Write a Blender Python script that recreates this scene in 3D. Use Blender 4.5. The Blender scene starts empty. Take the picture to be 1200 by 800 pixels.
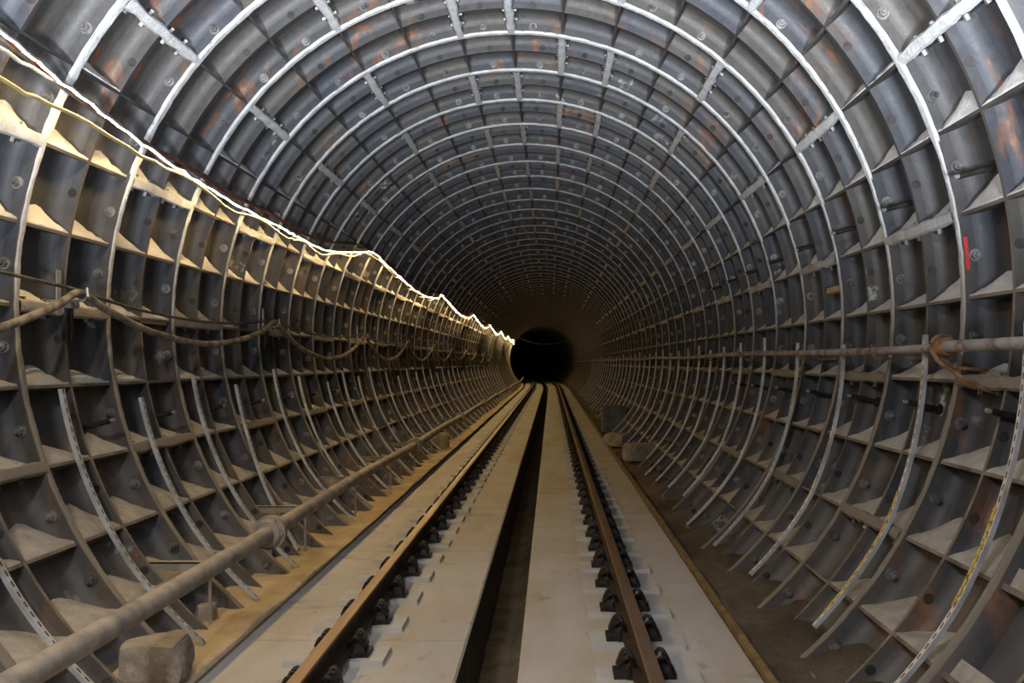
import bpy, bmesh, math, random
from mathutils import Vector, Matrix
random.seed(7)
R = math.radians
S = bpy.context.scene
C = S.collection

# ---------------------------------------------------------------- camera, world, lights
ZC = 1.72            # height of the tunnel axis over the rail tops (z = 0)
CX, CZ = 0.33, 1.391 # camera
F = 1052.0           # focal length in pixels of the 1200 x 800 frame
cd = bpy.data.cameras.new('camera'); cam = bpy.data.objects.new('camera', cd); C.objects.link(cam)
cam.location = (CX, 0, CZ); cam.rotation_euler = (R(90), 0, 0)
cd.sensor_width = 36; cd.lens = F * 36 / 1200
cd.shift_x = -46 / 1200; cd.shift_y = 25 / 1200
cd.clip_start = .05; cd.clip_end = 400
S.camera = cam
w = bpy.data.worlds.new('world'); S.world = w; w.use_nodes = True
bg = w.node_tree.nodes['Background']; bg.inputs[0].default_value = (.6, .75, 1, 1); bg.inputs[1].default_value = .002
def fill_spot(name, loc, elev, size, power, col):
    l = bpy.data.lights.new(name, 'SPOT'); l.spot_size = R(size); l.spot_blend = 1.0; l.shadow_soft_size = .22
    l.energy = power; l.color = col
    o = bpy.data.objects.new(name, l); C.objects.link(o); o.location = loc; o.rotation_euler = (R(90 + elev), 0, 0)
    return o
# two added, unseen fill spots just behind the photographer, aimed up at the roof
fill_spot('roof_fill', (-.6, -.6, 1.0), 57, 112, 6600, (.84, .91, 1))
fill_spot('roof_fill', (1.0, -.6, 1.0), 57, 112, 6600, (.84, .91, 1))
# added fill light just behind the photographer, to lift the floor and lower walls
ld = bpy.data.lights.new('floor_fill', 'AREA'); ld.shape = 'DISK'; ld.size = .5; ld.energy = 115; ld.color = (.92, .95, 1)
lo = bpy.data.objects.new('floor_fill', ld); C.objects.link(lo); lo.location = (-1.1, -.6, 3.75); lo.rotation_euler = (R(62), 0, R(-8))
vs = S.view_settings
vs.view_transform = 'Standard'; vs.look = 'None'; vs.gamma = 1; vs.use_curve_mapping = False; vs.exposure = 0.0
ROPE_L = 215

ORD = ['nearest', 'second nearest', 'third nearest', 'fourth nearest', 'fifth nearest', 'sixth nearest', 'seventh nearest', 'eighth nearest', 'ninth nearest', 'tenth nearest', 'eleventh nearest', 'twelfth nearest']
def nth(n): return ORD[n] if n < 12 else 'beyond the twelfth'
# ---------------------------------------------------------------- helpers
def bend(y):
    return 0 if y < 52 else -(y - 52) ** 2 / 960.0
def tag(o, label=None, cat=None, group=None, kind=None):
    if label: o['label'] = label
    if cat: o['category'] = cat
    if group: o['group'] = group
    if kind: o['kind'] = kind
    return o
def link(name, me, parent=None, loc=None):
    o = bpy.data.objects.new(name, me); C.objects.link(o)
    if parent is not None: o.parent = parent
    if loc is not None: o.location = loc
    return o
def empty(name, loc):
    o = bpy.data.objects.new(name, None); o.empty_display_size = .1; C.objects.link(o); o.location = loc
    return o
class MB:
    """collects shapes into one mesh"""
    def __init__(s): s.v = []; s.f = []; s.m = []; s.p = []; s.sm = []; s.at = {}
    def face(s, idx, m=0, p=0.0, smooth=False): s.f.append(idx); s.m.append(m); s.p.append(p); s.sm.append(smooth)
    def hexa(s, pts, m=0, p=0.0):
        b = len(s.v); s.v += [tuple(q) for q in pts]
        for q in ((0,3,2,1),(4,5,6,7),(0,1,5,4),(1,2,6,5),(2,3,7,6),(3,0,4,7)): s.face([b+i for i in q], m, p)
    def box(s, x0, x1, y0, y1, z0, z1, m=0, p=0.0):
        s.hexa([(x0,y0,z0),(x1,y0,z0),(x1,y1,z0),(x0,y1,z0),(x0,y0,z1),(x1,y0,z1),(x1,y1,z1),(x0,y1,z1)], m, p)
    def arc(s, r0, r1, a0, a1, y0, y1, n, m=0, mt=None, p=0.0, jit=0):
        """bent bar: r0 inner, r1 outer, angles from the crown, mt = material of the inner (tip) face"""
        b = len(s.v)
        for i in range(n + 1):
            a = R(a0 + (a1 - a0) * i / n)
            for (r, y) in ((r0,y0),(r0,y1),(r1,y1),(r1,y0)):
                k = random.uniform(-jit, jit) if jit else 0
                kr = random.uniform(-jit, jit) * .35 if jit else 0
                s.v.append(((r+kr) * math.sin(a), y + k, ZC + (r+kr) * math.cos(a)))
        for i in range(n):
            q = b + i * 4
            for j in range(4):
                s.face([q+j, q+(j+1)%4, q+4+(j+1)%4, q+4+j], (mt if (mt is not None and j == 0) else m), p, True)
        s.face([b+3,b+2,b+1,b], m, p); q = b + n*4; s.face([q,q+1,q+2,q+3], m, p)
    def sweep(s, pts, prof, side=None, m=0, closed=True, smooth=True, caps=True, lenattr=None):
        """prof: list of (u, v) in the (side, normal) frame"""
        pts = [Vector(p) for p in pts]; n = len(prof); b = len(s.v); L = 0
        for i, p in enumerate(pts):
            t = (pts[min(i+1, len(pts)-1)] - pts[max(i-1, 0)]).normalized()
            if side is None:
                up = Vector((0,0,1)) if abs(t.z) < .95 else Vector((1,0,0))
                sd = t.cross(up).normalized()
            else: sd = (Vector(side) - t * Vector(side).dot(t)).normalized()
            nn = sd.cross(t).normalized()
            if i: L += (p - pts[i-1]).length
            for (u, v) in prof:
                s.v.append(tuple(p + sd * u + nn * v))
                if lenattr is not None: lenattr.append((L, u))
        for i in range(len(pts)-1):
            for j in range(n if closed else n-1):
                q = b + i*n
                s.face([q+j, q+(j+1)%n, q+n+(j+1)%n, q+n+j], m, 0, smooth)
        if caps and closed:
            s.face([b+j for j in range(n)][::-1], m); q = b + (len(pts)-1)*n; s.face([q+j for j in range(n)], m)
    def tube(s, pts, r, n=8, m=0):
        s.sweep(pts, [(r*math.cos(2*math.pi*j/n), r*math.sin(2*math.pi*j/n)) for j in range(n)], m=m)
    def cyl(s, p0, p1, r0, r1=None, n=12, m=0):
        r1 = r0 if r1 is None else r1
        p0, p1 = Vector(p0), Vector(p1); t = (p1-p0).normalized()
        a = t.cross(Vector((0,0,1)) if abs(t.z) < .9 else Vector((1,0,0))).normalized(); c = a.cross(t)
        b = len(s.v)
        for (p, r) in ((p0,r0),(p1,r1)):
            for j in range(n):
                an = 2*math.pi*j/n; s.v.append(tuple(p + (a*math.cos(an)+c*math.sin(an))*r))
        for j in range(n): s.face([b+j, b+(j+1)%n, b+n+(j+1)%n, b+n+j], m, 0, True)
        s.face([b+j for j in range(n)], m); s.face([b+n+j for j in range(n)][::-1], m)
    def mesh(s, name, *mats, fix=True):
        me = bpy.data.meshes.new(name); me.from_pydata(s.v, [], s.f)
        for mt in mats: me.materials.append(mt)
        me.polygons.foreach_set('material_index', s.m)
        me.polygons.foreach_set('use_smooth', s.sm)
        if any(s.p):
            at = me.attributes.new('pocket', 'FLOAT', 'FACE'); at.data.foreach_set('value', s.p)
        if fix:
            bm = bmesh.new(); bm.from_mesh(me); bmesh.ops.recalc_face_normals(bm, faces=bm.faces); bm.to_mesh(me); bm.free()
        if any(s.sm):
            try: me.set_sharp_from_angle(angle=R(40))
            except Exception: pass
        me.update(); return me
    def build(s, name, mats, parent=None, loc=None, fix=True):
        if not isinstance(mats, (list, tuple)): mats = [mats]
        return link(name, s.mesh(name, *mats, fix=fix), parent, loc)

# ---------------------------------------------------------------- materials
class NT:
    def __init__(s, name, rough=.7, metal=0.0, spec=.5):
        s.mat = bpy.data.materials.new(name); s.mat.use_nodes = True; s.t = s.mat.node_tree
        s.b = s.t.nodes['Principled BSDF']; s.b.inputs['Roughness'].default_value = rough
        s.b.inputs['Metallic'].default_value = metal; s.b.inputs['Specular IOR Level'].default_value = spec
        s.geo = s.t.nodes.new('ShaderNodeNewGeometry'); s.pos = s.geo.outputs['Position']
    def n(s, ty, **kw):
        x = s.t.nodes.new(ty)
        for k, v in kw.items(): setattr(x, k, v)
        return x
    def l(s, a, b): s.t.links.new(a, b)
    def noise(s, scale, detail=4, rough=.55, vec=None, sc3=None):
        v = vec or s.pos
        if sc3:
            mp = s.n('ShaderNodeMapping'); mp.inputs['Scale'].default_value = sc3; s.l(v, mp.inputs['Vector']); v = mp.outputs[0]
        x = s.n('ShaderNodeTexNoise'); x.inputs['Scale'].default_value = scale; x.inputs['Detail'].default_value = detail
        x.inputs['Roughness'].default_value = rough; s.l(v, x.inputs['Vector']); return x.outputs[0]
    def ramp(s, fac, a, b, ca=(0,0,0,1), cb=(1,1,1,1)):
        if b > 1: fac = s.math('MULTIPLY', fac, .5); a, b = a / 2, b / 2       # ramps stop at 1
        x = s.n('ShaderNodeValToRGB'); e = x.color_ramp.elements
        e[0].position = a; e[1].position = b; e[0].color = ca; e[1].color = cb
        s.l(fac, x.inputs[0]); return x.outputs[0]
    def mix(s, fac, a, b, mode='MIX'):
        x = s.n('ShaderNodeMix', data_type='RGBA', blend_type=mode)
        for sock, val in ((x.inputs[0], fac), (x.inputs[6], a), (x.inputs[7], b)):
            if isinstance(val, (tuple, list)): sock.default_value = tuple(val) + (1,) if len(val) == 3 else val
            elif isinstance(val, (int, float)): sock.default_value = val
            else: s.l(val, sock)
        return x.outputs[2]
    def math(s, op, a, b=None):
        x = s.n('ShaderNodeMath', operation=op)
        for sock, val in ((x.inputs[0], a), (x.inputs[1], b)):
            if val is None: continue
            if isinstance(val, (int, float)): sock.default_value = val
            else: s.l(val, sock)
        return x.outputs[0]
    def attr(s, name):
        x = s.n('ShaderNodeAttribute'); x.attribute_name = name; return x
    def col(s, c):
        if isinstance(c, (tuple, list)): s.b.inputs['Base Color'].default_value = tuple(c) + (1,)
        else: s.l(c, s.b.inputs['Base Color'])
    def bump(s, h, strength=.3, dist=.02):
        x = s.n('ShaderNodeBump'); x.inputs['Strength'].default_value = strength; x.inputs['Distance'].default_value = dist
        s.l(h, x.inputs['Height']); s.l(x.outputs[0], s.b.inputs['Normal'])

def m_iron():
    t = NT('cast_iron', .5, .15, .4)
    oi = t.n('ShaderNodeObjectInfo').outputs['Random']
    pk = t.attr('pocket').outputs['Fac']
    rr = t.math('FRACT', t.math('ADD', t.math('MULTIPLY', oi, 7.3), t.math('MULTIPLY', pk, 13.7)))
    c = t.mix(t.ramp(rr, .25, .85), (.050, .055, .069), (.082, .073, .063))
    big = t.noise(1.7, 5, .6)
    c = t.mix(t.ramp(big, .35, .7), c, t.mix(.5, c, (.12, .112, .104)))
    fine = t.noise(14, 6, .65)
    c = t.mix(t.ramp(fine, .3, .75), t.mix(.45, c, (.022, .021, .020)), c)
    run = t.noise(2.3, 4, .6, sc3=(2.2, 5.0, .7))                       # rust that ran down the plates
    spot = t.math('MULTIPLY', t.ramp(run, .55, .68), t.ramp(t.noise(.75, 2), .46, .60))
    c = t.mix(spot, c, t.mix(t.ramp(fine, .35, .65), (.26, .105, .04), (.12, .056, .032)))
    spl = t.math('MULTIPLY', t.ramp(t.noise(3.1, 5, .7), .62, .68), t.ramp(t.noise(.45, 2, vec=None), .52, .60))
    c = t.mix(t.math('MULTIPLY', spl, .75), c, (.50, .49, .47))           # splashes of grout
    sep = t.n('ShaderNodeSeparateXYZ'); t.l(t.pos, sep.inputs[0])
    dz = t.math('SUBTRACT', t.math('MULTIPLY', t.noise(4, 5, .65), 2.6), sep.outputs[2])
    c = t.mix(t.math('MULTIPLY', t.ramp(dz, .35, 1.3), .28), c, (.27, .235, .195))   # dust clinging to the lower plates
    t.col(c)
    t.l(t.ramp(fine, .3, .8, (.50,.50,.50,1), (.75,.75,.75,1)), t.b.inputs['Roughness'])
    t.bump(t.noise(30, 5, .6), .25, .012)
    return t.mat
def m_simple(name, c0, c1, scale, rough=.8, metal=0., a=.35, b=.65, bs=.3, bd=.01, bscale=None, spec=.4, sc3=None):
    t = NT(name, rough, metal, spec)
    t.col(t.mix(t.ramp(t.noise(scale, 6, .6, sc3=sc3), a, b), c0, c1))
    t.bump(t.noise(bscale or scale * 3, 6, .65), bs, bd)
    return t.mat
def m_caulk():
    t = NT('grout', .85)
    c = t.mix(t.ramp(t.noise(9, 5, .65), .35, .7), (.42, .415, .41), (.62, .62, .62))
    sep = t.n('ShaderNodeSeparateXYZ'); t.l(t.pos, sep.inputs[0])
    hz = t.math('ADD', t.math('MULTIPLY', t.noise(2.5, 4), .9), t.math('MULTIPLY', sep.outputs[2], .45))
    c = t.mix(t.ramp(hz, 1.05, 1.65), (.24, .20, .155), c)                 # the lower joints are brown with dirt
    t.col(c); t.bump(t.noise(26, 6, .7), .7, .02); return t.mat
def m_concrete():
    t = NT('slab_concrete', .85)
    c = t.mix(t.ramp(t.noise(1.1, 6, .6), .3, .7), (.42, .39, .35), (.52, .49, .45))
    c = t.mix(t.ramp(t.noise(22, 5, .7), .62, .75), c, (.25, .225, .195))
    c = t.mix(t.ramp(t.noise(.9, 5, .65, sc3=(2.2, .5, 1)), .42, .68), c, (.40, .325, .235))      # sand walked over the slab
    c = t.mix(t.ramp(t.noise(5, 5, .7, sc3=(1, .6, 1)), .60, .72), c, (.28, .25, .215))
    st = t.ramp(t.noise(1.4, 4, .6, sc3=(.5, 1.6, 1)), .63, .70)
    c = t.mix(t.math('MULTIPLY', st, .55), c, (.20, .145, .085))
    t.col(c); t.bump(t.noise(45, 6, .65), .25, .008); return t.mat
def m_strut():
    t = NT('galvanised_strut', .38, .35)
    L = t.attr('along').outputs['Fac']; W = t.attr('across').outputs['Fac']
    slot = t.math('MULTIPLY', t.math('LESS_THAN', t.math('FRACT', t.math('MULTIPLY', L, 18.0)), .55),
                  t.math('LESS_THAN', t.math('ABSOLUTE', W), .0055))
    c = t.mix(t.ramp(t.noise(6, 4), .4, .7), (.66, .68, .71), (.42, .41, .39))
    t.col(t.mix(slot, c, (.03, .03, .03)))
    t.bump(t.noise(40, 3), .1, .004); return t.mat
def m_tape():
    t = NT('yellow_tape', .6)
    L = t.attr('along').outputs['Fac']
    k = t.math('GREATER_THAN', t.noise(60, 2, .5), .60)
    t.col(t.mix(k, (.62, .43, .07), (.06, .05, .04))); return t.mat
IRON = m_iron()
def m_tip():
    t = NT('worn_shaded_edge', .75, .1)
    c = t.mix(t.ramp(t.noise(5, 6, .6), .35, .65), (.10, .078, .058), (.25, .205, .16))
    sep = t.n('ShaderNodeSeparateXYZ'); t.l(t.pos, sep.inputs[0])
    hz = t.math('ADD', t.math('MULTIPLY', t.noise(2.5, 4), .9), t.math('MULTIPLY', sep.outputs[2], .45))
    t.col(t.mix(t.ramp(hz, 1.2, 1.75), c, (.03, .027, .027)))             # shade painted into the high edges, dirt on the lower ones
    t.bump(t.noise(18, 5), .3, .01); return t.mat
TIP = m_tip()
CAULK = m_caulk()
def m_dust():
    t = NT('dust', .95)
    c = t.mix(t.ramp(t.noise(3, 6, .6), .35, .65), (.56, .53, .50), (.76, .74, .71))
    sep = t.n('ShaderNodeSeparateXYZ'); t.l(t.pos, sep.inputs[0])
    hz = t.math('ADD', t.math('MULTIPLY', t.noise(2.0, 4), .9), t.math('MULTIPLY', sep.outputs[2], .45))
    c2 = t.mix(t.ramp(t.noise(9, 6, .65), .3, .7), (.27, .235, .19), (.46, .41, .345))
    t.col(t.mix(t.ramp(hz, .65, 1.6), c2, c))                             # sandy low down, pale cement dust higher up
    t.bump(t.noise(35, 6, .65), .6, .02); return t.mat
DUST = m_dust()
BOLT = m_simple('bolt_steel', (.07, .066, .062), (.30, .285, .27), 11, .5, .5)
HOLE = m_simple('hole_disc', (.02, .02, .02), (.06, .05, .045), 9, .8)
CONC = m_concrete()
DARKC = m_simple('dark_concrete', (.022, .02, .018), (.06, .052, .042), 5, .6)  # near-black concrete for the slab sides
BLOCKC = m_simple('block_concrete', (.40, .38, .35), (.50, .475, .44), 6, .85, bscale=50, bd=.006)
SAND = m_simple('sand', (.36, .265, .15), (.56, .44, .28), 2.2, .95, bs=.6, bd=.03, bscale=22)
MUD = m_simple('mud', (.055, .04, .024), (.14, .105, .07), 2.6, .7, bs=.7, bd=.04, bscale=13, sc3=(1,.5,1))
CHAN = m_simple('channel_silt', (.20, .14, .075), (.42, .31, .17), 4, .85, bs=.8, bd=.04, bscale=18)
RAILTOP = m_simple('rail_head', (.22, .13, .075), (.32, .215, .14), 3, .42, .6, bs=.05, sc3=(8, .3, 1))
RAILSIDE = m_simple('rail_side', (.022, .014, .009), (.055, .032, .018), 8, .8, .2)
CLIPM = m_simple('clip_iron', (.012, .011, .010), (.045, .035, .028), 20, .55, .4)
PIPE = m_simple('pipe_dusty', (.20, .175, .155), (.38, .33, .275), 7, .7, .2, bs=.3, bscale=40)
PIPER = m_simple('pipe_rusty', (.20, .125, .10), (.36, .335, .33), 9, .7, .25, a=.38, b=.55, bs=.4, bscale=50)
RUST = m_simple('rusty_steel', (.16, .075, .035), (.34, .20, .11), 14, .8, .3)
EDGE = m_simple('edge_rust', (.15, .095, .035), (.30, .20, .085), 9, .8, .1, bs=.6)
STRUT = m_strut(); TAPE = m_tape()

GALV = m_simple('galvanised', (.35, .36, .37), (.58, .59, .60), 12, .4, .7)
CABD = m_simple('cable_dark', (.03, .026, .022), (.12, .10, .08), 15, .7)
CABT = m_simple('cable_dusty', (.10, .085, .07), (.30, .25, .19), 10, .8, a=.4, b=.6)
CABY = m_simple('cable_yellow', (.20, .15, .05), (.30, .235, .10), 20, .5)
CABR = m_simple('cable_red', (.16, .03, .02), (.24, .06, .045), 20, .5)
CABW = m_simple('cable_grey', (.12, .115, .11), (.24, .23, .22), 20, .5)
STONE = m_simple('stone', (.24, .20, .165), (.42, .365, .30), 5, .95, bs=.8, bd=.03, bscale=16)
WOOD = m_simple('wood', (.32, .21, .10), (.50, .37, .20), 6, .8, sc3=(1, 8, 8))
PAINTR = m_simple('red_paint', (.45, .02, .02), (.55, .05, .05), 8, .6)
BOXM = m_simple('box_paint', (.10, .105, .115), (.18, .18, .185), 6, .6, .2)
t = NT('rope_glow', .5); t.col((.8, .7, .5))
t.b.inputs['Emission Color'].default_value = (1, .70, .31, 1); t.b.inputs['Emission Strength'].default_value = ROPE_L
GLOW = t.mat

# ---------------------------------------------------------------- the lining
Y0 = 3.83                   # near joint of ring 0
RI, RS, RO = 2.55, 2.69, 2.73
NRING = 34
OFF = -.4                   # the rib grid: every 10 degrees from the crown
SEG = {'A': [(10,20),(20,60),(60,100),(100,140),(-30,10),(-70,-30),(-110,-70),(-150,-110)],
       'B': [(-10,0),(0,40),(40,80),(80,120),(120,160),(-50,-10),(-90,-50),(-130,-90),(-170,-130)]}
def parity(i): return 'A' if i % 2 == 0 else 'B'
def pol(a, r, y): return (r * math.sin(R(a)), y, ZC + r * math.cos(R(a)))

def seg_mesh(a0, a1):
    b = MB(); npk = round((a1 - a0) / 10); n = 4 * npk
    A0, A1 = a0 + OFF, a1 + OFF
    for k in range(npk):
        q0, q1 = A0 + 10*k, A0 + 10*k + 10
        for (y0, y1, tip, yr) in ((0, .5, 2.562, .488), (.5, 1.0, RI, .972)):
            p = random.random() + .001
            b.arc(RS, RO, q0, q1, y0, y1, 4, p=p)                                   # back plate
            fr = .075                                                             # rounded root of the rib
            base = len(b.v); st = 5
            for i in range(5):
                a = q0 + 2.5*i
                for j in range(st + 1):
                    th = R(90 * j / st)
                    b.v.append(pol(a, RS - fr + fr * math.cos(th) + .0005, yr - fr + fr * math.sin(th) - .0005))
            for i in range(4):
                for j in range(st):
                    q = base + i*(st+1) + j
                    b.face([q, q+1, q+st+2, q+st+1], 0, p, True)
            b.arc(tip, RS + .01, q0, q1, yr, yr + (.024 if tip > RI else .028), 4, 0, 1, p)   # middle rib / far flange
        b.arc(RI, RS + .01, q0, q1, 0, .028, 4, 0, 1, p)                                      # near flange
    for k in range(npk + 1):                                                    # longitudinal ribs and end flanges
        a = A0 + 10*k
        if k in (0, npk):
            s_ = 1 if k == 0 else -1
            b.arc(RI, RS + .01, min(a, a + s_*.62), max(a, a + s_*.62), .028, .972, 1, 0, 1, .37)
            for yy in (.16, .36, .64, .84):                                     # bolts through the end flange
                c = Vector(pol(a + s_*.62, 2.61, yy)); d = Vector(pol(a + s_*1.4, 2.61, yy)) - c
                b.cyl(c, c + d.normalized()*.03, .017, n=6, m=2)
        else:
            for (y0, y1) in ((.028, .488), (.512, .972)):
                b.arc(2.562, RS + .01, a - .2, a + .2, y0, y1, 1, 0, 1 if abs(a) > 56 else 0, .61)
    return b.mesh('lining_segment', IRON, TIP, BOLT)
def caulk_mesh(a0, a1):
    b = MB(); A0, A1 = a0 + OFF, a1 + OFF
    n = max(8, int((a1 - a0) / 1.1))
    base = len(b.v)
    for i in range(n + 1):
        a = A0 + (A1 - A0) * i / n
        low = 1 if abs(a) < 70 else .6
        w0, w1 = [.030 * low + random.uniform(-.004, .007) for _ in range(2)]
        rr = RI - .010 + random.uniform(-.002, .002)
        for (r, y) in ((RI + .006, 1 - w0 - .003), (rr, 1 - w0 * .75), (rr - .003, 1.0), (rr, 1 + w1 * .75), (RI + .006, 1 + w1 + .003)):
            b.v.append(pol(a, r, y))
    for i in range(n):
        for j in range(4):
            q = base + i*5 + j; b.face([q, q+1, q+6, q+5], 0, 0, True)
    base = len(b.v); m = 14
    for i in range(m + 1):                                                      # the joint along the tunnel
        y = .02 + .96 * i / m
        w0, w1 = [.030 + random.uniform(-.005, .009) for _ in range(2)]
        rr = RI - .012 + random.uniform(-.004, .003)
        for (r, u) in ((RI + .006, -w0 - .003), (rr, -w0*.75), (rr - .003, 0), (rr, w1*.75), (RI + .006, w1 + .003)):
            b.v.append(pol(A0 + math.degrees(u / RI), r, y))
    for i in range(m):
        for j in range(4):
            q = base + i*5 + j; b.face([q, q+1, q+6, q+5], 0, 0, True)
    return b.mesh('joint_grout', CAULK)
def bolt_into(b, a, y, r=2.602, s=1.0, jr=0):
    c = Vector(pol(a, r, y)); d = Vector((0, -1, 0))
    b.cyl(c + d*-.002, c + d*.008, .036*s, .034*s, 12)
    b.cyl(c + d*.008, c + d*.030, .024*s, .022*s, 6)
    b.cyl(c + d*.030, c + d*.048, .012*s, .011*s, 8)
def heap_into(b, a, y0, y1, hm, sd):
    """dust lying on the ledge at angle a (the rib top faces the crown), piled up against the back plate"""
    rnd = random.Random(sd); sg = 1 if a > 0 else -1; nu, nv = 8, 4
    tu = Vector((-sg * math.cos(R(a)), 0, sg * math.sin(R(a))))               # along the ring, towards the crown
    if tu.z < 0: tu = -tu
    peak = rnd.uniform(.42, .7); base = len(b.v); D = RS - 2.566
    tilt = math.sin(R(abs(a) - 90)) if abs(a) > 90 else 0
    for i in range(nu + 1):
        u = i / nu; y = y0 + (y1 - y0) * u
        tri = 1 - abs(u - peak) / (peak if u < peak else 1 - peak)
        for j in range(nv + 1):
            v = j / nv; r = 2.566 + D * v * 1.0
            h = .006 + hm * (.28 + .72 * tri ** .8) * v ** .85 + tilt * D * v * .9
            if 0 < j < nv: h += rnd.uniform(-.006, .006)
            if j == 0: h = .001 + rnd.uniform(0, .010)
            c = Vector(pol(a - sg * .24, r - .0, y)) + tu * h
            b.v.append(tuple(c))
    for i in range(nu):
        for j in range(nv):
            q = base + i*(nv+1) + j; b.face([q, q+1, q+nv+2, q+nv+1], 0, 0, True)
    # underside and the two ends, so the heap is a closed lump
    b0 = len(b.v)
    for i in range(nu + 1):
        u = i / nu; y = y0 + (y1 - y0) * u
        for r in (2.566, 2.566 + D): b.v.append(pol(a - sg*.2, r, y))
    for i in range(nu):
        b.face([b0+2*i, b0+2*i+1, b0+2*i+3, b0+2*i+2])
        b.face([base+i*(nv+1), base+(i+1)*(nv+1), b0+2*i+2, b0+2*i])
    for i in (0, nu):
        b.face([base+i*(nv+1)+j for j in range(nv+1)] + [b0+2*i+1, b0+2*i])

wall = MB(); 
def far_profile(): return [(0,RI-.012),(.022,RI-.011),(.036,RI+.006),(.036,RS),(.488,RS),(.488,2.562),(.512,2.562),(.512,RS),(.964,RS),(.964,RI+.006),(.978,RI-.011),(1,RI-.012)]
# top-level wall: the grout shell behind all the iron
sh = MB(); ys = list(range(-7, 164, 3)); na = 54; base = 0
for y in ys:
    for i in range(na + 1):
        a = -150 + 300 * i / na; p = pol(a, 2.80, y); sh.v.append((p[0] + bend(y), p[1], p[2]))
for k in range(len(ys) - 1):
    for i in range(na):
        q = k*(na+1) + i; sh.face([q, q+1, q+na+2, q+na+1], 0, 0, True)
WALL = sh.build('wall_tunnel', m_simple('grout_shell', (.03,.03,.03), (.06,.055,.05), 3), fix=False)
tag(WALL, 'round tunnel wall of bolted grey cast-iron rings with white grouted joints', 'tunnel wall', kind='structure')

segm = {k: [seg_mesh(*s) for s in v] for k, v in SEG.items()}
caum = {k: [[caulk_mesh(*s) for s in v] for _ in range(3)] for k, v in SEG.items()}
bb = MB(); bolt_into(bb, 0, 0, 0); 
for i, v in enumerate(bb.v): bb.v[i] = (v[0], v[1], v[2] - ZC)
BOLTM = bb.mesh('bolt', BOLT)
pb = MB(); pb.cyl((0, .001, 0), (0, -.004, 0), .027, .025, 12); HOLEM = pb.mesh('hole_disc', HOLE)  # dark disc standing in for the shade inside an open hole
FLOORA = 136
def heap_h(a):
    x = abs(a)
    return .0 if x < 58 else .05 if x < 65 else .10 if x < 75 else .12 if x < 112 else .17
for i in range(NRING):
    k = parity(i); y = Y0 + i
    for j, (a0, a1) in enumerate(SEG[k]):
        so = link('lining_segment', segm[k][j], WALL, (0, y, 0))
        if i in (0, 1) or a1 - a0 == 10:
            pass
        co = link('joint_grout', caum[k][(i*7 + j) % 3][j], so)
        npk = round((a1 - a0) / 10)
        rb = MB(); rp = MB(); rh = MB()
        for q in range(npk):
            am = a0 + OFF + 10*q + 5 + random.uniform(-.8, .8)
            if abs(am) < FLOORA:
                if random.random() > .05:
                    if i < 10:
                        o = link('bolt', BOLTM, so, pol(am, 2.602 + random.uniform(-.008, .008), .972))
                        o.rotation_euler = (R(random.uniform(-6, 6)), random.uniform(0, 3), R(random.uniform(-6, 6)))
                    else: bolt_into(rb, am, .972)
                if random.random() > .25 and i < 20:
                    am2 = am + random.uniform(-1, 1)
                    if i < 10: link('hole_disc', HOLEM, so, pol(am2, 2.597, .4878))
                    else:
                        c = Vector(pol(am2, 2.597, .4878)); rp.cyl(c, c + Vector((0,-.004,0)), .026, n=8)
            # ledge under this pocket: the rib on the side away from the crown
            am = a0 + 10*q + 5
            led = (a0 + 10*q + 10 if am > 0 else a0 + 10*q) + OFF
            h = heap_h(led)
            if h and abs(led) < FLOORA:
                for (u0, u1) in ((.03, .487), (.513, .971)):
                    if random.random() < (.40 if abs(led) < 66 else .06): continue
                    hh = h * random.uniform(.7, 1.35); e = random.uniform(0, .05)
                    if i < 10:
                        hb = MB(); heap_into(hb, led, u0, u1 - e*0, hh, random.random()); hb.build('dust_heap', DUST, so)
                    else: heap_into(rh, led, u0, u1, hh, random.random())
        if rb.v: tag(rb.build('bolt_row', BOLT, so), kind='stuff')
        if rp.v: tag(rp.build('hole_row', HOLE, so), kind='stuff')
        if rh.v: tag(rh.build('dust_row', DUST, so), kind='stuff')
# the rings too far to tell apart, and those behind the photographer: one part
fb = MB(); prof = far_profile(); na = 60
def far_ring(y):
    base = len(fb.v); n = len(prof)
    for (dy, r) in prof:
        for i in range(na + 1):
            a = -150 + 300 * i / na; p = pol(a, r, y + dy); fb.v.append((p[0] + bend(y + dy), p[1], p[2]))
    for j in range(n - 1):
        for i in range(na):
            q = base + j*(na+1) + i
            fb.face([q, q+na+1, q+na+2, q+1], 1 if j in (0, 1, n-3, n-2) else 2 if j == 5 else 0, (y*.37 + i//4*.213) % 1 + .01, False)
    for s_ in range(-13, 14):
        a = 10*s_ + OFF
        for (u0, u1) in ((.03, .488), (.512, .97)):
            lo = len(fb.v); fb.arc(2.572, RS, a - .3, a + .3, y + u0, y + u1, 1, 3 if abs(a) > 62 else 0, 2, .4)
            for v in range(lo, len(fb.v)):
                q = fb.v[v]; fb.v[v] = (q[0] + bend(q[1]), q[1], q[2])
            if abs(a) > 66 and y > 0:
                lo = len(fb.v); sg = 1 if a > 0 else -1
                fb.arc(2.60, RS, min(a - sg*.3, a - sg*2.2), max(a - sg*.3, a - sg*2.2), y + u0, y + u1, 1, 3)
                for v in range(lo, len(fb.v)):
                    q = fb.v[v]; fb.v[v] = (q[0] + bend(q[1]), q[1], q[2])
for i in range(-10, 0): far_ring(Y0 + i)
for i in range(NRING, 154): far_ring(Y0 + i)
tag(fb.build('far_lining_rings', [IRON, CAULK, TIP, DUST], WALL, fix=False), kind='stuff')

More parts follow.
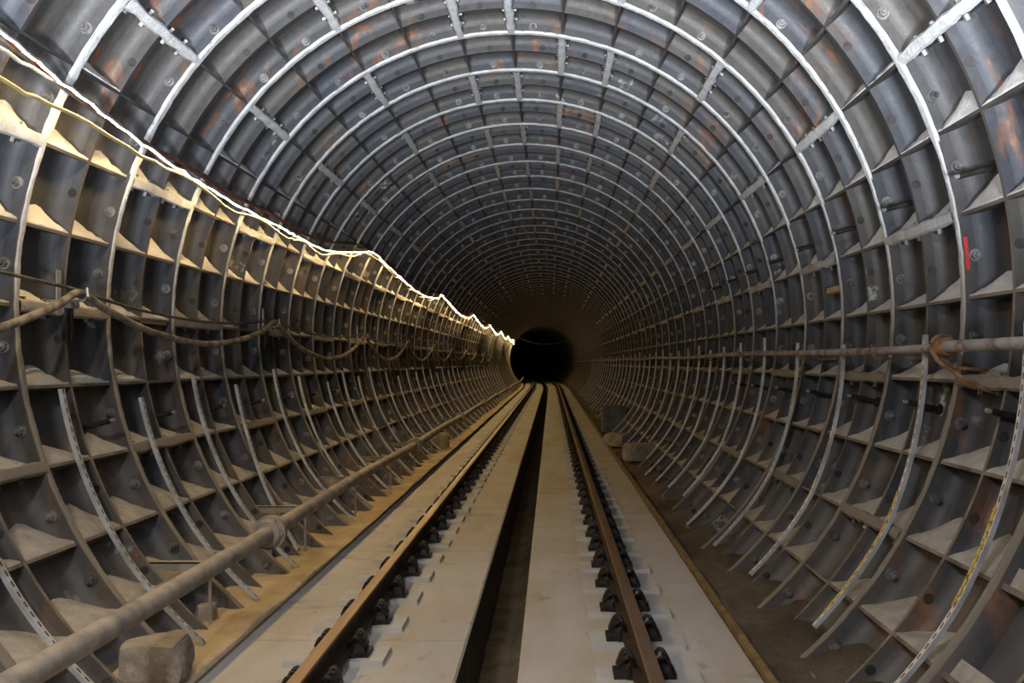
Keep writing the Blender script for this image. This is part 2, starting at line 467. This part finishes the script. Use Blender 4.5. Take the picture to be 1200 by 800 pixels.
# ---------------------------------------------------------------- floor
def strip(b, xs, zf, y0, y1, step, m=0):
    ny = max(1, int((y1 - y0) / step)); base = len(b.v); nx = len(xs)
    for k in range(ny + 1):
        y = y0 + (y1 - y0) * k / ny
        for x in xs: b.v.append((x + bend(y), y, zf(x, y)))
    for k in range(ny):
        for i in range(nx - 1):
            q = base + k*nx + i; b.face([q, q+1, q+nx+1, q+nx], m, 0, True)
fl = MB()
strip(fl, [-2.3, -1.0, -.3, -.14, -.05, .03, .1, .18, .3, 1.0, 2.3], lambda x, y: -.72 + (.02*math.sin(y*3.1) + .03*math.sin(y*7.7+1) + (.06 if x > .08 else 0) + random.uniform(-.015, .015) if abs(x) < .2 else 0), -7, 160, .35)
FLOOR = fl.build('floor', CHAN, fix=False); tag(FLOOR, 'concrete track floor with a deep drain channel between the rails', 'floor', kind='structure')
def slab(x0, x1, y0, y1):
    b = MB(); n = max(1, int((y1-y0)/4)); base = 0; g = .012
    for k in range(n+1):
        y = y0 + (y1-y0)*k/n; o = bend(y)
        b.v += [(x0+o,y,-.72),(x1+o,y,-.72),(x1+o,y,-.2-g),(x1+o-g,y,-.2),(x0+o+g,y,-.2),(x0+o,y,-.2-g)]
    for k in range(n):
        q = k*6
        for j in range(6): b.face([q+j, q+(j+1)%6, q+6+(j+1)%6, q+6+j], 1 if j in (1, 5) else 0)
    b.face([5,4,3,2,1,0]); q = n*6; b.face([q+j for j in range(6)])
    b.build('track_slab', [CONC, DARKC], FLOOR)
ycut = [-6 + 2.45*k + (.25 if k % 3 else 0) for k in range(24)]
for (x0, x1, sh_) in ((-1.44, -.15, 1.1), (.16, 1.40, 0)):
    for k in range(len(ycut) - 1): slab(x0, x1, ycut[k] + sh_ + .006, ycut[k+1] + sh_ - .006)
    slab(x0, x1, ycut[-1] + sh_ + .006, 158)
eb = MB(); eb.sweep([(1.425 + bend(y), y, -.185) for y in range(-6, 158, 2)], [(-.018,-.06),(.018,-.06),(.018,.012),(-.018,.012)], smooth=False)
tag(eb.build('edge_strip', EDGE, FLOOR), 'rusty edging strip along the right slab')
rs = random.Random(3)
def nz(x, y): return .018*math.sin(5.1*x + 2.3*y) * math.sin(1.7*y + 3*x) + .012*math.sin(9*x - 6.2*y) + rs.uniform(-.006, .006)
sb = MB(); strip(sb, [-2.35, -2.15, -2.0, -1.9, -1.8, -1.7, -1.6, -1.52, -1.47, -1.462], lambda x, y: -.33 if x > -1.465 else -.205 + (nz(x, y) if x < -1.5 else -.012) + max(0, -x - 1.75) * .12, -6, 160, .22)
tag(sb.build('sand_strip', SAND, fix=False), 'warm tan sand strip between the left slab and wall', 'sand', kind='stuff')
mb_ = MB(); strip(mb_, [1.445, 1.47, 1.55, 1.65, 1.75, 1.85, 1.95, 2.05, 2.2, 2.35], lambda x, y: -.215 + 1.6*nz(x, y) * (x > 1.46) + max(0, x - 1.55) * .20, -6, 160, .22)
tag(mb_.build('mud_strip', MUD, fix=False), 'dark wet mud strip between the right slab and wall', 'mud', kind='stuff')

# ---------------------------------------------------------------- rails and sleeper blocks
prof_r = [(-.066,-.152),(.066,-.152),(.066,-.140),(.030,-.128),(.009,-.112),(.009,-.045),(.034,-.034),(.036,-.010),(.030,-.002),(.0,0),(-.030,-.002),(-.036,-.010),(-.034,-.034),(-.009,-.045),(-.009,-.112),(-.030,-.128),(-.066,-.140)]
ypath = [-5] + list(range(0, 52, 4)) + list(range(52, 158, 2))
for x, lab in ((-.795, 'brown steel rail on the left, nearer the water pipe'), (.795, 'brown steel rail on the right, nearer the mud strip')):
    b = MB(); b.sweep([(x + bend(y), y, 0) for y in ypath], prof_r, smooth=False)
    for i in range(len(b.f)):
        if len(b.f[i]) == 4 and (i % len(prof_r)) in (7, 8, 9, 10): b.m[i] = 1
    tag(b.build('rail', [RAILSIDE, RAILTOP]), lab, 'rail', 'running rails')
def clip_mesh(sd):
    b = MB(); s = sd
    b.box(min(s*.040, s*.155), max(s*.040, s*.155), -.07, .07, -.172, -.148)                     # plate
    b.hexa([(s*.075,-.06,-.15),(s*.135,-.06,-.15),(s*.135,.06,-.15),(s*.075,.06,-.15),(s*.08,-.05,-.105),(s*.12,-.05,-.105),(s*.12,.05,-.105),(s*.08,.05,-.105)])
    for e in (-1, 1):
        b.tube([(s*(.045+.085*u), e*(.035+.035*math.sin(math.pi*u)), -.118 + .055*math.sin(math.pi*u)) for u in [k/8 for k in range(9)]], .011, 6)
    b.tube([(s*.13, -.035 + .07*k/6, -.118 - .012*math.sin(math.pi*k/6)) for k in range(7)], .011, 6)
    return b.mesh('rail_clip', CLIPM)
CLIP = {s: clip_mesh(s) for s in (-1, 1)}
nb = MB(); nb.cyl((0,0,-.11), (0,0,-.085), .024, n=6); nb.cyl((0,0,-.085), (0,0,-.06), .011, n=8); NUT = nb.mesh('clip_nut', CLIPM)
kb = MB(); kb.hexa([(-.28,-.15,-.30),(.28,-.15,-.30),(.28,.15,-.30),(-.28,.15,-.30),(-.262,-.13,-.172),(.262,-.13,-.172),(.262,.13,-.172),(-.262,.13,-.172)])
KB = kb.mesh('sleeper_block', BLOCKC)
padb = MB(); padb.box(-.09, .09, -.08, .08, -.172, -.152); PAD = padb.mesh('rail_pad', CLIPM)
for side, x in (('left', -.815), ('right', .815)):
    rx = -.795 if x < 0 else .795; n = 0; y = 4.5 - (.0 if x > 0 else .28)
    while y < 46:
        o = link('sleeper_block', KB, None, (x, y, 0))
        tag(o, ('grey concrete block with black clips under the %s rail' % side) + ', ' + nth(n),
            'sleeper block', 'sleeper blocks under the %s rail' % side)
        link('rail_pad', PAD, o, (rx - x, 0, 0))
        for s_ in (-1, 1):
            c = link('rail_clip', CLIP[s_], o, (rx - x, 0, 0))
            if n < 26: link('clip_nut', NUT, c, (s_*.098, 0, 0))
        y += .605; n += 1
fb2 = MB()
for x in (-.815, .815):
    y = 46.3
    while y < 90:
        o = bend(y); fb2.box(x-.24+o, x+.24+o, y-.12, y+.12, -.3, -.172)
        for s_ in (-1, 1): xx = (x*.975) + s_*.11 + o; fb2.box(xx-.06, xx+.06, y-.07, y+.07, -.172, -.09, 1)
        y += .605
tag(fb2.build('far_sleeper_blocks', [BLOCKC, CLIPM]), 'row of sleeper blocks far up the track', 'sleeper blocks', kind='stuff')

# ---------------------------------------------------------------- pipes
px, pz = -1.876 + CX, .271
pb_ = MB(); pts = [(px + bend(y), y, pz + .012*math.sin(y*.9)) for y in [-2 + 1.5*k for k in range(105)]]
pb_.tube(pts, .053, 16)
WP = pb_.build('water_pipe', PIPE); tag(WP, 'long dusty steel water pipe low along the left wall', 'pipe')
for n, y in enumerate((5.98, 12.3, 18.6, 24.9, 31.2, 37.5)):
    b = MB(); z = pz + .012*math.sin(y*.9)
    b.cyl((px,y-.075,z), (px,y-.03,z), .085, .10, 16); b.cyl((px,y-.03,z), (px,y+.03,z), .112, .112, 16); b.cyl((px,y+.03,z), (px,y+.075,z), .10, .08, 16)
    for k in range(6):
        a = k*math.pi/3; b.cyl((px+.09*math.cos(a), y-.055, z+.09*math.sin(a)), (px+.09*math.cos(a), y+.055, z+.09*math.sin(a)), .012, n=6)
    b.build('pipe_flange', PIPE, WP)
for n, y in enumerate((5.42, 7.52, 9.45, 11.5, 13.5, 15.5, 17.5, 19.5, 21.5)):
    o = empty('pipe_bracket', (-1.73, y, -.21))
    tag(o, 'steel angle bracket with a leg holding up the water pipe, ' + (nth(n)), 'bracket', 'water pipe brackets')
    b = MB(); b.box(-.62, .05, -.03, .03, .395, .403); b.box(-.62, .05, -.03, -.022, .35, .403); b.build('arm', PIPE, o)
    b = MB(); b.cyl((.0, 0, -.02), (0, 0, .395), .011, n=8); b.build('leg', PIPE, o)
# right-hand thin pipe
rx = 2.05 + CX; rz = CZ + .085
rb_ = MB(); rb_.tube([(rx - .005 + bend(y), y, rz + .018*math.sin(y*1.1)*(y > 6)) for y in [-2 + 1.0*k for k in range(7)] + [4.66]], .030, 14)
rb_.tube([(rx + bend(y), y, rz + .012*math.sin(y*.8)) for y in [4.7 + 1.2*k for k in range(125)]], .025, 14)
RP = rb_.build('thin_pipe', PIPER); tag(RP, 'thin rusty grey pipe running along the right wall at eye level', 'pipe')
b = MB(); b.cyl((rx,4.63,rz), (rx,4.66,rz), .047, .05, 14); b.cyl((rx,4.66,rz), (rx,4.73,rz), .05, .05, 14); b.cyl((rx,4.73,rz), (rx,4.76,rz), .05, .04, 14)
b.build('coupling', RUST, RP)
b = MB(); b.tube([(rx+.06*math.cos(t_), 4.70+.004*t_, rz+.06*math.sin(t_)) for t_ in [k*.4 for k in range(20)]], .010, 6)
b.tube([(rx-.055, 4.72, rz), (rx-.03, 4.70, rz-.07), (rx+.06, 4.62, rz-.16), (rx+.14, 4.52, rz-.22), (rx+.26, 4.45, rz-.26)], .012, 6)
b.tube([(rx+.0, 4.72, rz-.05), (rx+.05, 4.68, rz-.11), (rx+.2, 4.62, rz-.12)], .010, 6)
tag(b.build('wire_tie', RUST), 'rusty steel tie wrapped around the thin pipe coupling', 'wire tie')
for n, y in enumerate((5.65, 7.3, 9.4, 11.6)):
    b = MB(); b.tube([(rx-.035, y, rz+.03), (rx-.045, y+.01, rz-.01), (rx-.01, y, rz-.055), (rx+.08, y-.02, rz-.06), (rx+.25, y-.05, rz-.055)], .008, 6)
    tag(b.build('pipe_hook', RUST), 'bent rod hook under the thin pipe, ' + (nth(n)), 'hook', 'rod hooks holding the thin pipe')

# ---------------------------------------------------------------- steel struts bent to the wall
def strut(y, sg, a_top, a_bot, r_top, r_bot, dy, label, group, tape=None, wdt=.017):
    b = MB(); la = []
    n = 18; pts = []
    for i in range(n + 1):
        u = i / n; a = a_top + (a_bot - a_top) * u
        r = r_top + (r_bot - r_top) * min(1, u * 1.6)
        p = pol(sg * a, r, y + dy * u * u); pts.append((p[0] + bend(p[1]), p[1], p[2]))
    w_, d_ = wdt, .011
    prof_ = [(-w_, -d_), (-w_, d_), (-w_*.3, d_*1.2), (w_*.3, d_*1.2), (w_, d_), (w_, -d_)]
    if sg > 0: prof_ = [(u, -v) for u, v in prof_]
    b.sweep(pts, prof_, side=(0, 1, 0), lenattr=la, smooth=False)
    me = b.mesh('steel_strut', STRUT)
    for nm, k in (('along', 0), ('across', 1)):
        at = me.attributes.new(nm, 'FLOAT', 'POINT'); at.data.foreach_set('value', [q[k] for q in la])
    o = link('steel_strut', me); tag(o, label, 'strut', group)
    if tape:
        c = MB(); la = []; i0, i1 = int(tape[0]*n), int(tape[1]*n)
        pp = [Vector(p) for p in pts[i0:i1+1]]
        pp = [p + (Vector((0, p.y, ZC)) - p).normalized()*.013 + Vector((0, .010, 0)) for p in pp]
        c.sweep(pp, [(-.009,-.002),(.009,-.002),(.009,.002),(-.009,.002)], side=(0,1,0), smooth=False)
        tag(c.build('marker_tape', TAPE, o), 'yellow tape with black marks')
    return o
LN = {0: 'cut off by the lower left corner', 1: 'second from the lower left corner', 2: 'crossing the pipe by its nearest flange', 3: 'just past the nearest pipe flange', 4: 'reaching out onto the sand'}
for n, y in enumerate([4.1, 5.1, 6.05, 7.0, 7.9, 9.05, 9.9, 11.1, 12.0, 12.9, 13.8, 15.1, 16.2, 17.3, 18.4, 19.5, 20.6, 21.7, 22.9, 24.1, 25.3, 26.6, 28, 29.5, 31, 32.4, 34, 35.5, 37, 38.6, 40.2, 42, 44, 46]):
    strut(y, -1, 99 + (n*7 % 5), 139.5 if n != 4 else 137, 2.50, 2.53, 0 if n != 4 else -.6,
          'slotted steel strut bent down the left wall, ' + LN.get(n, nth(n)), 'steel struts on the left wall')
RN = {0: 'nearest the picture edge', 1: 'second from the right edge, with yellow tape', 2: 'third from the right edge', 3: 'fourth from the right edge'}
for n, y in enumerate([3.93, 5.0, 6.4, 7.6, 8.8, 9.9, 10.85, 11.75, 12.7, 13.7, 14.7, 15.7, 16.8, 17.9, 19, 20.1, 21.2, 22.3, 23.5, 24.7, 26, 27.3, 28.6, 30, 31.3, 32.8, 34.2, 35.6, 37, 38.5, 40, 41.7, 43.5, 45.5]):
    strut(y, 1, 93.5 + (n*5 % 4)*.6 - (1.5 if n > 2 else 0), (139 if n else 143) - (n*3 % 4)*1.3, 2.42, 2.52, -.05,
          'shiny steel strut bent down the right wall, ' + RN.get(n, nth(n)), 'steel struts on the right wall',
          tape=(.52, .95) if n == 1 else (.40, .62) if n == 0 else None, wdt=.015)

# ---------------------------------------------------------------- black rod brackets on the walls
def rods(sg, ang, ys, rlen, where):
    for n, y in enumerate(ys):
        o = empty('wall_rod', pol(sg*ang, RS, y))
        lab = 'short black rod sticking out of the %s, %s' % (where, nth(n))
        tag(o, lab, 'rod', 'black rods on the ' + where)
        d = (Vector((0, y, ZC)) - Vector(pol(sg*ang, RS, y))).normalized()
        b = MB(); b.cyl(-d*.01, d*rlen, .017, n=10); b.build('rod', CLIPM, o)
        b = MB(); b.cyl(d*(rlen-.002), d*(rlen+.025), .011, n=8); tag(b.build('rod_tip', GALV, o), 'bright steel tip')
        b = MB(); b.cyl(d*.0, d*.02, .035, n=10); b.build('base_nut', CLIPM, o)
rods(1, 75.5, [4.58, 5.58, 6.58, 7.58, 8.58, 9.58, 10.58, 11.6], .20, 'upper right wall')
rods(1, 103, [4.28, 5.28, 6.28, 7.28, 8.3, 9.3, 10.3], .20, 'lower right wall')
rods(-1, 106, [5.55, 6.45, 7.45, 8.45, 9.4, 10.4, 11.4, 12.4], .20, 'lower left wall')

# ---------------------------------------------------------------- cables on the left wall
def CP(d, xc, up): return (xc + CX + bend(d), d, CZ + up)
def smooth(pts, sub=6):
    out = []; P = [Vector(p) for p in pts]
    for i in range(len(P)-1):
        p0, p1, p2, p3 = P[max(i-1,0)], P[i], P[i+1], P[min(i+2,len(P)-1)]
        for k in range(sub):
            t = k/sub
            out.append(.5*((2*p1) + (p2-p0)*t + (2*p0-5*p1+4*p2-p3)*t*t + (3*p1-p0-3*p2+p3)*t**3))
    out.append(P[-1]); return out
XC = -2.78
hooks = [1.5, 5.26, 8.97, 13.3, 17.2, 21, 25, 29, 33, 37, 41]
tk = []; tn = []
for a, b_ in zip(hooks, hooks[1:]):
    sag = .36 if a in (1.5, 8.97) else random.uniform(.25, .42) if a > 10 else .26
    for u in (0, .08, .25, .5, .75, .92):
        d = a + (b_-a)*u; s4 = 4*u*(1-u)
        tk.append(CP(d, XC + .02, .41 - sag*s4)); tn.append(CP(d, XC + .02, .40 + (.03 if a < 5 else 0)*s4 - (.10 if a > 5 else -.02)*s4))
b = MB(); b.tube(smooth(tk), .024, 10); tag(b.build('thick_cable', CABT), 'thick dusty cable sagging between hooks on the left wall', 'cable')
b = MB(); b.tube(smooth([(p[0]-.035, p[1], p[2]+.03) for p in tn]), .011, 8); tag(b.build('thin_cable', CABD), 'thin dark cable strung above the thick sagging cable', 'cable')
for n, d in enumerate(hooks[1:]):
    o = empty('cable_hook', CP(d, XC, .41))
    tag(o, 'pale steel hook plate carrying the cables on the left wall, ' + nth(n), 'hook', 'cable hooks on the left wall')
    b = MB(); b.box(-.09, -.082, -.06, -.015, -.13, .13); b.build('plate', GALV, o)
    b = MB(); b.tube([(-.17, -.02, -.05), (-.05, -.02, -.05), (.04, 0, -.045), (.065, 0, -.02), (.06, 0, .03)], .009, 6); b.build('hook_arm', GALV, o)
    for yy in (.03, .085):
        b = MB(); b.box(-.10, -.07, yy-.012, yy+.012, -.28, -.05); q = b.build('clamp_bar', CLIPM, o)
        b = MB(); b.cyl((-.09, yy, -.07), (-.04, yy, -.065), .024, n=8); b.build('nut', GALV, q)

# ---------------------------------------------------------------- rope light with its bundle of wires
RX = -2.5
rope = [(1.5, 1.50), (2.6, 1.56), (3.4, 1.55), (4.07, 1.51), (4.5, 1.45), (5.3, 1.36), (6.1, 1.305), (7.2, 1.26), (8.46, 1.255), (8.9, 1.245), (9.9, 1.25), (11.1, 1.37), (12.2, 1.52)]
rh = [12.8, 20.5, 28.9, 36.5, 44.5, 52, 60, 68]
tmpl = [(0, 1.56), (.1, 1.50), (.27, 1.42), (.5, 1.335), (.7, 1.34), (.86, 1.42), (.95, 1.51)]
for a, b_ in zip(rh, rh[1:]):
    for u, up in tmpl: rope.append((a + (b_-a)*u, up))
wob = random.Random(5)
rpts = smooth([CP(d, RX, up) for d, up in rope], 8)
rpts = [p + Vector((wob.uniform(-.006, .006), 0, wob.uniform(-.008, .008))) for p in rpts]
b = MB(); b.tube(rpts, .0105, 8)
for i, fc in enumerate(b.f):                       # an LED tape in a sleeve: it shines downwards, its back is opaque
    if len(fc) == 4:
        mid = sum((Vector(b.v[q]) for q in fc), Vector()) / 4; c0 = (rpts[i//8] + rpts[i//8+1]) / 2
        b.m[i] = 1 if (mid - c0).z > -.005 else 0
tag(b.build('rope_light', [GLOW, CABW]), 'glowing warm white rope light strung along the upper left wall', 'rope light')
def follow(f, d1=60, step=.35, ph=0):
    out = []; k = 0
    for i in range(len(rpts)-1):
        p = rpts[i]
        if p.y > d1: break
        if i % 2 == 0: ox, oz = f(p.y); out.append((p.x + ox, p.y, p.z + oz))
    return out
sm = lambda y, a, b_: max(0, min(1, (y-a)/(b_-a)))
def cab(name, fn, r, mat, lab, d1=60):
    b = MB(); b.tube(smooth(follow(fn, d1), 2), r, 8); tag(b.build(name, mat), lab, 'cable', 'wires along the rope light')
cab('wire', lambda y: (-.015 + .01*math.sin(y*5), -.15*(1-sm(y, 4.2, 5.6)) - .045 + .02*math.sin(y*4.3)), .011, CABY, 'yellowish wavy wire hanging just under the rope light')
cab('wire', lambda y: (-.035, -.07*(1-sm(y, 3.9, 4.8)) + .022*sm(y, 4.4, 5) + .012*math.sin(y*2.9)), .010, CABW, 'pale grey wire that joins the rope light from below')
cab('wire', lambda y: (-.05, -.0 + .05*sm(y, 4.8, 6.2) + .02*math.sin(y*.8) + .035), .009, CABR, 'red wire running beside the rope light')
cab('wire', lambda y: (-.07, .02 + .085*sm(y, 4.9, 6.5)), .013, CABD, 'dark cable running just above the rope light')
for n, d in enumerate(rh[:8]):
    o = empty('rope_hook', CP(d, RX, 1.53))
    tag(o, 'bent wire hook holding the rope light, ' + nth(n), 'hook', 'rope light hooks')
    b = MB(); b.tube([(-.22, 0, .14), (-.08, 0, .02), (-.02, 0, -.05), (.03, 0, -.05), (.035, 0, .02)], .008, 6); b.build('hook_wire', CABD, o)
    b = MB(); b.box(-.30, -.02, -.012, .012, -.03, -.012); b.build('batten', CABD, o)
# a slack wire crossing the tunnel far away
b = MB(); n = 16; p0 = Vector((2.35, 30, CZ + 1.38)); p1 = Vector((-2.17, 58, CZ + 1.95))
b.tube([p0.lerp(p1, k/n) - Vector((0, 0, .75*4*(k/n)*(1-k/n))) for k in range(n+1)], .007, 6)
tag(b.build('slack_wire', CABD), 'slack grey wire hanging across the dark far tunnel', 'wire')

# ---------------------------------------------------------------- loose things
def rock(name, loc, size, sd, label, cat, rz=0, mat=STONE):
    rnd = random.Random(sd); bm = bmesh.new(); bmesh.ops.create_cube(bm, size=1)
    bmesh.ops.subdivide_edges(bm, edges=bm.edges[:], cuts=4, use_grid_fill=True)
    ph = [rnd.uniform(0, 6) for _ in range(6)]
    for v in bm.verts:
        c = v.co.copy(); k = max(0, c.length_squared - .42) * .42              # worn corners and edges
        d = Vector((math.sin(5*c.y + ph[0]) * math.sin(4*c.z + ph[1]), math.sin(5*c.x + ph[2]) * math.sin(4*c.z + ph[3]), math.sin(4*c.x + ph[4]) * math.sin(5*c.y + ph[5]))) * .035
        c = c * (1 - k) + d + Vector((rnd.uniform(-.010, .010) for _ in range(3)))
        v.co = Vector((c.x * size[0] * (1 - .12*c.z), c.y * size[1] * (1 - .08*c.z), c.z * size[2]))
    zmin = min(v.co.z for v in bm.verts)
    for v in bm.verts: v.co.z -= zmin
    me = bpy.data.meshes.new(name); bm.to_mesh(me); bm.free(); me.materials.append(mat)
    o = link(name, me, None, loc); o.rotation_euler = (0, 0, rz); tag(o, label, cat); return o
rock('stone_block', (-1.66, 4.52, -.215), (.31, .26, .21), 1, 'squarish dusty stone block on the sand under the pipe', 'stone', .1)
rock('rubble', (-1.80, 5.55, -.21), (.12, .10, .11), 2, 'small pale rubble lump by the nearest pipe bracket', 'rubble', .5)
rock('rubble', (-2.0, 7.05, -.2), (.22, .16, .16), 3, 'grey rubble lump in a rib pocket past the pipe flange', 'rubble', .9)
rock('rubble', (-1.75, 16.6, -.21), (.35, .3, .3), 4, 'dark block lying far along the left sand strip', 'rubble', .3)
rock('rubble', (1.75, 14.3, -.17), (.5, .4, .28), 5, 'heaped dark rubble on the mud beside the right wall', 'rubble', .3)
rock('rubble', (1.62, 17.0, -.19), (.4, .5, .25), 6, 'low dark rubble lump before the grey box', 'rubble', .8)
bx = empty('metal_box', (1.78, 20.8, -.20)); tag(bx, 'dark grey metal box standing by the right wall far ahead', 'box')
b = MB(); b.box(-.27, .27, -.22, .22, 0, .56); b.build('body', BOXM, bx)
b = MB(); b.box(-.285, .285, -.235, .235, .56, .60); b.build('lid', BOXM, bx)
b = MB(); b.tube([(-.1, -.235, .42), (-.1, -.26, .42), (.1, -.26, .42), (.1, -.235, .42)], .008, 6); b.build('handle', GALV, bx)
b = MB(); b.tube([(.06*math.cos(t_*1.9)*(1+.3*math.sin(t_)), .05*math.sin(t_*.7), .07 + .06*math.sin(t_*1.9) + .02*math.cos(t_*3)) for t_ in [k*.35 for k in range(50)]], .006, 5)
o = b.build('wire_tangle', GALV, None, (1.86, 8.05, -.13)); tag(o, 'small tangle of pale wire on the mud by the right wall', 'wire')
def wedge(y, sg, a, lab):
    c = Vector(pol(sg*a, 2.60, y)); b = MB(); b.box(-.03, .03, -.22, .22, -.022, .022)
    o = b.build('wood_wedge', WOOD, None, c); o.rotation_euler = (0, R(4), 0); tag(o, lab, 'wood')
wedge(7.05, 1, 84.5, 'short pale wooden stick wedged in the right wall ribs')
wedge(6.55, -1, 90.5, 'short pale wooden stick lodged behind the cables on the left wall')
b = MB(); b.arc(2.556, 2.574, 82.3, 86.2, .967, .9712, 3)
tag(b.build('paint_mark', PAINTR, [o for o in WALL.children if o.name.startswith('lining_segment') and abs(o.location.y - Y0) < .1 and o.data == segm['A'][2]][0]), 'red paint mark')
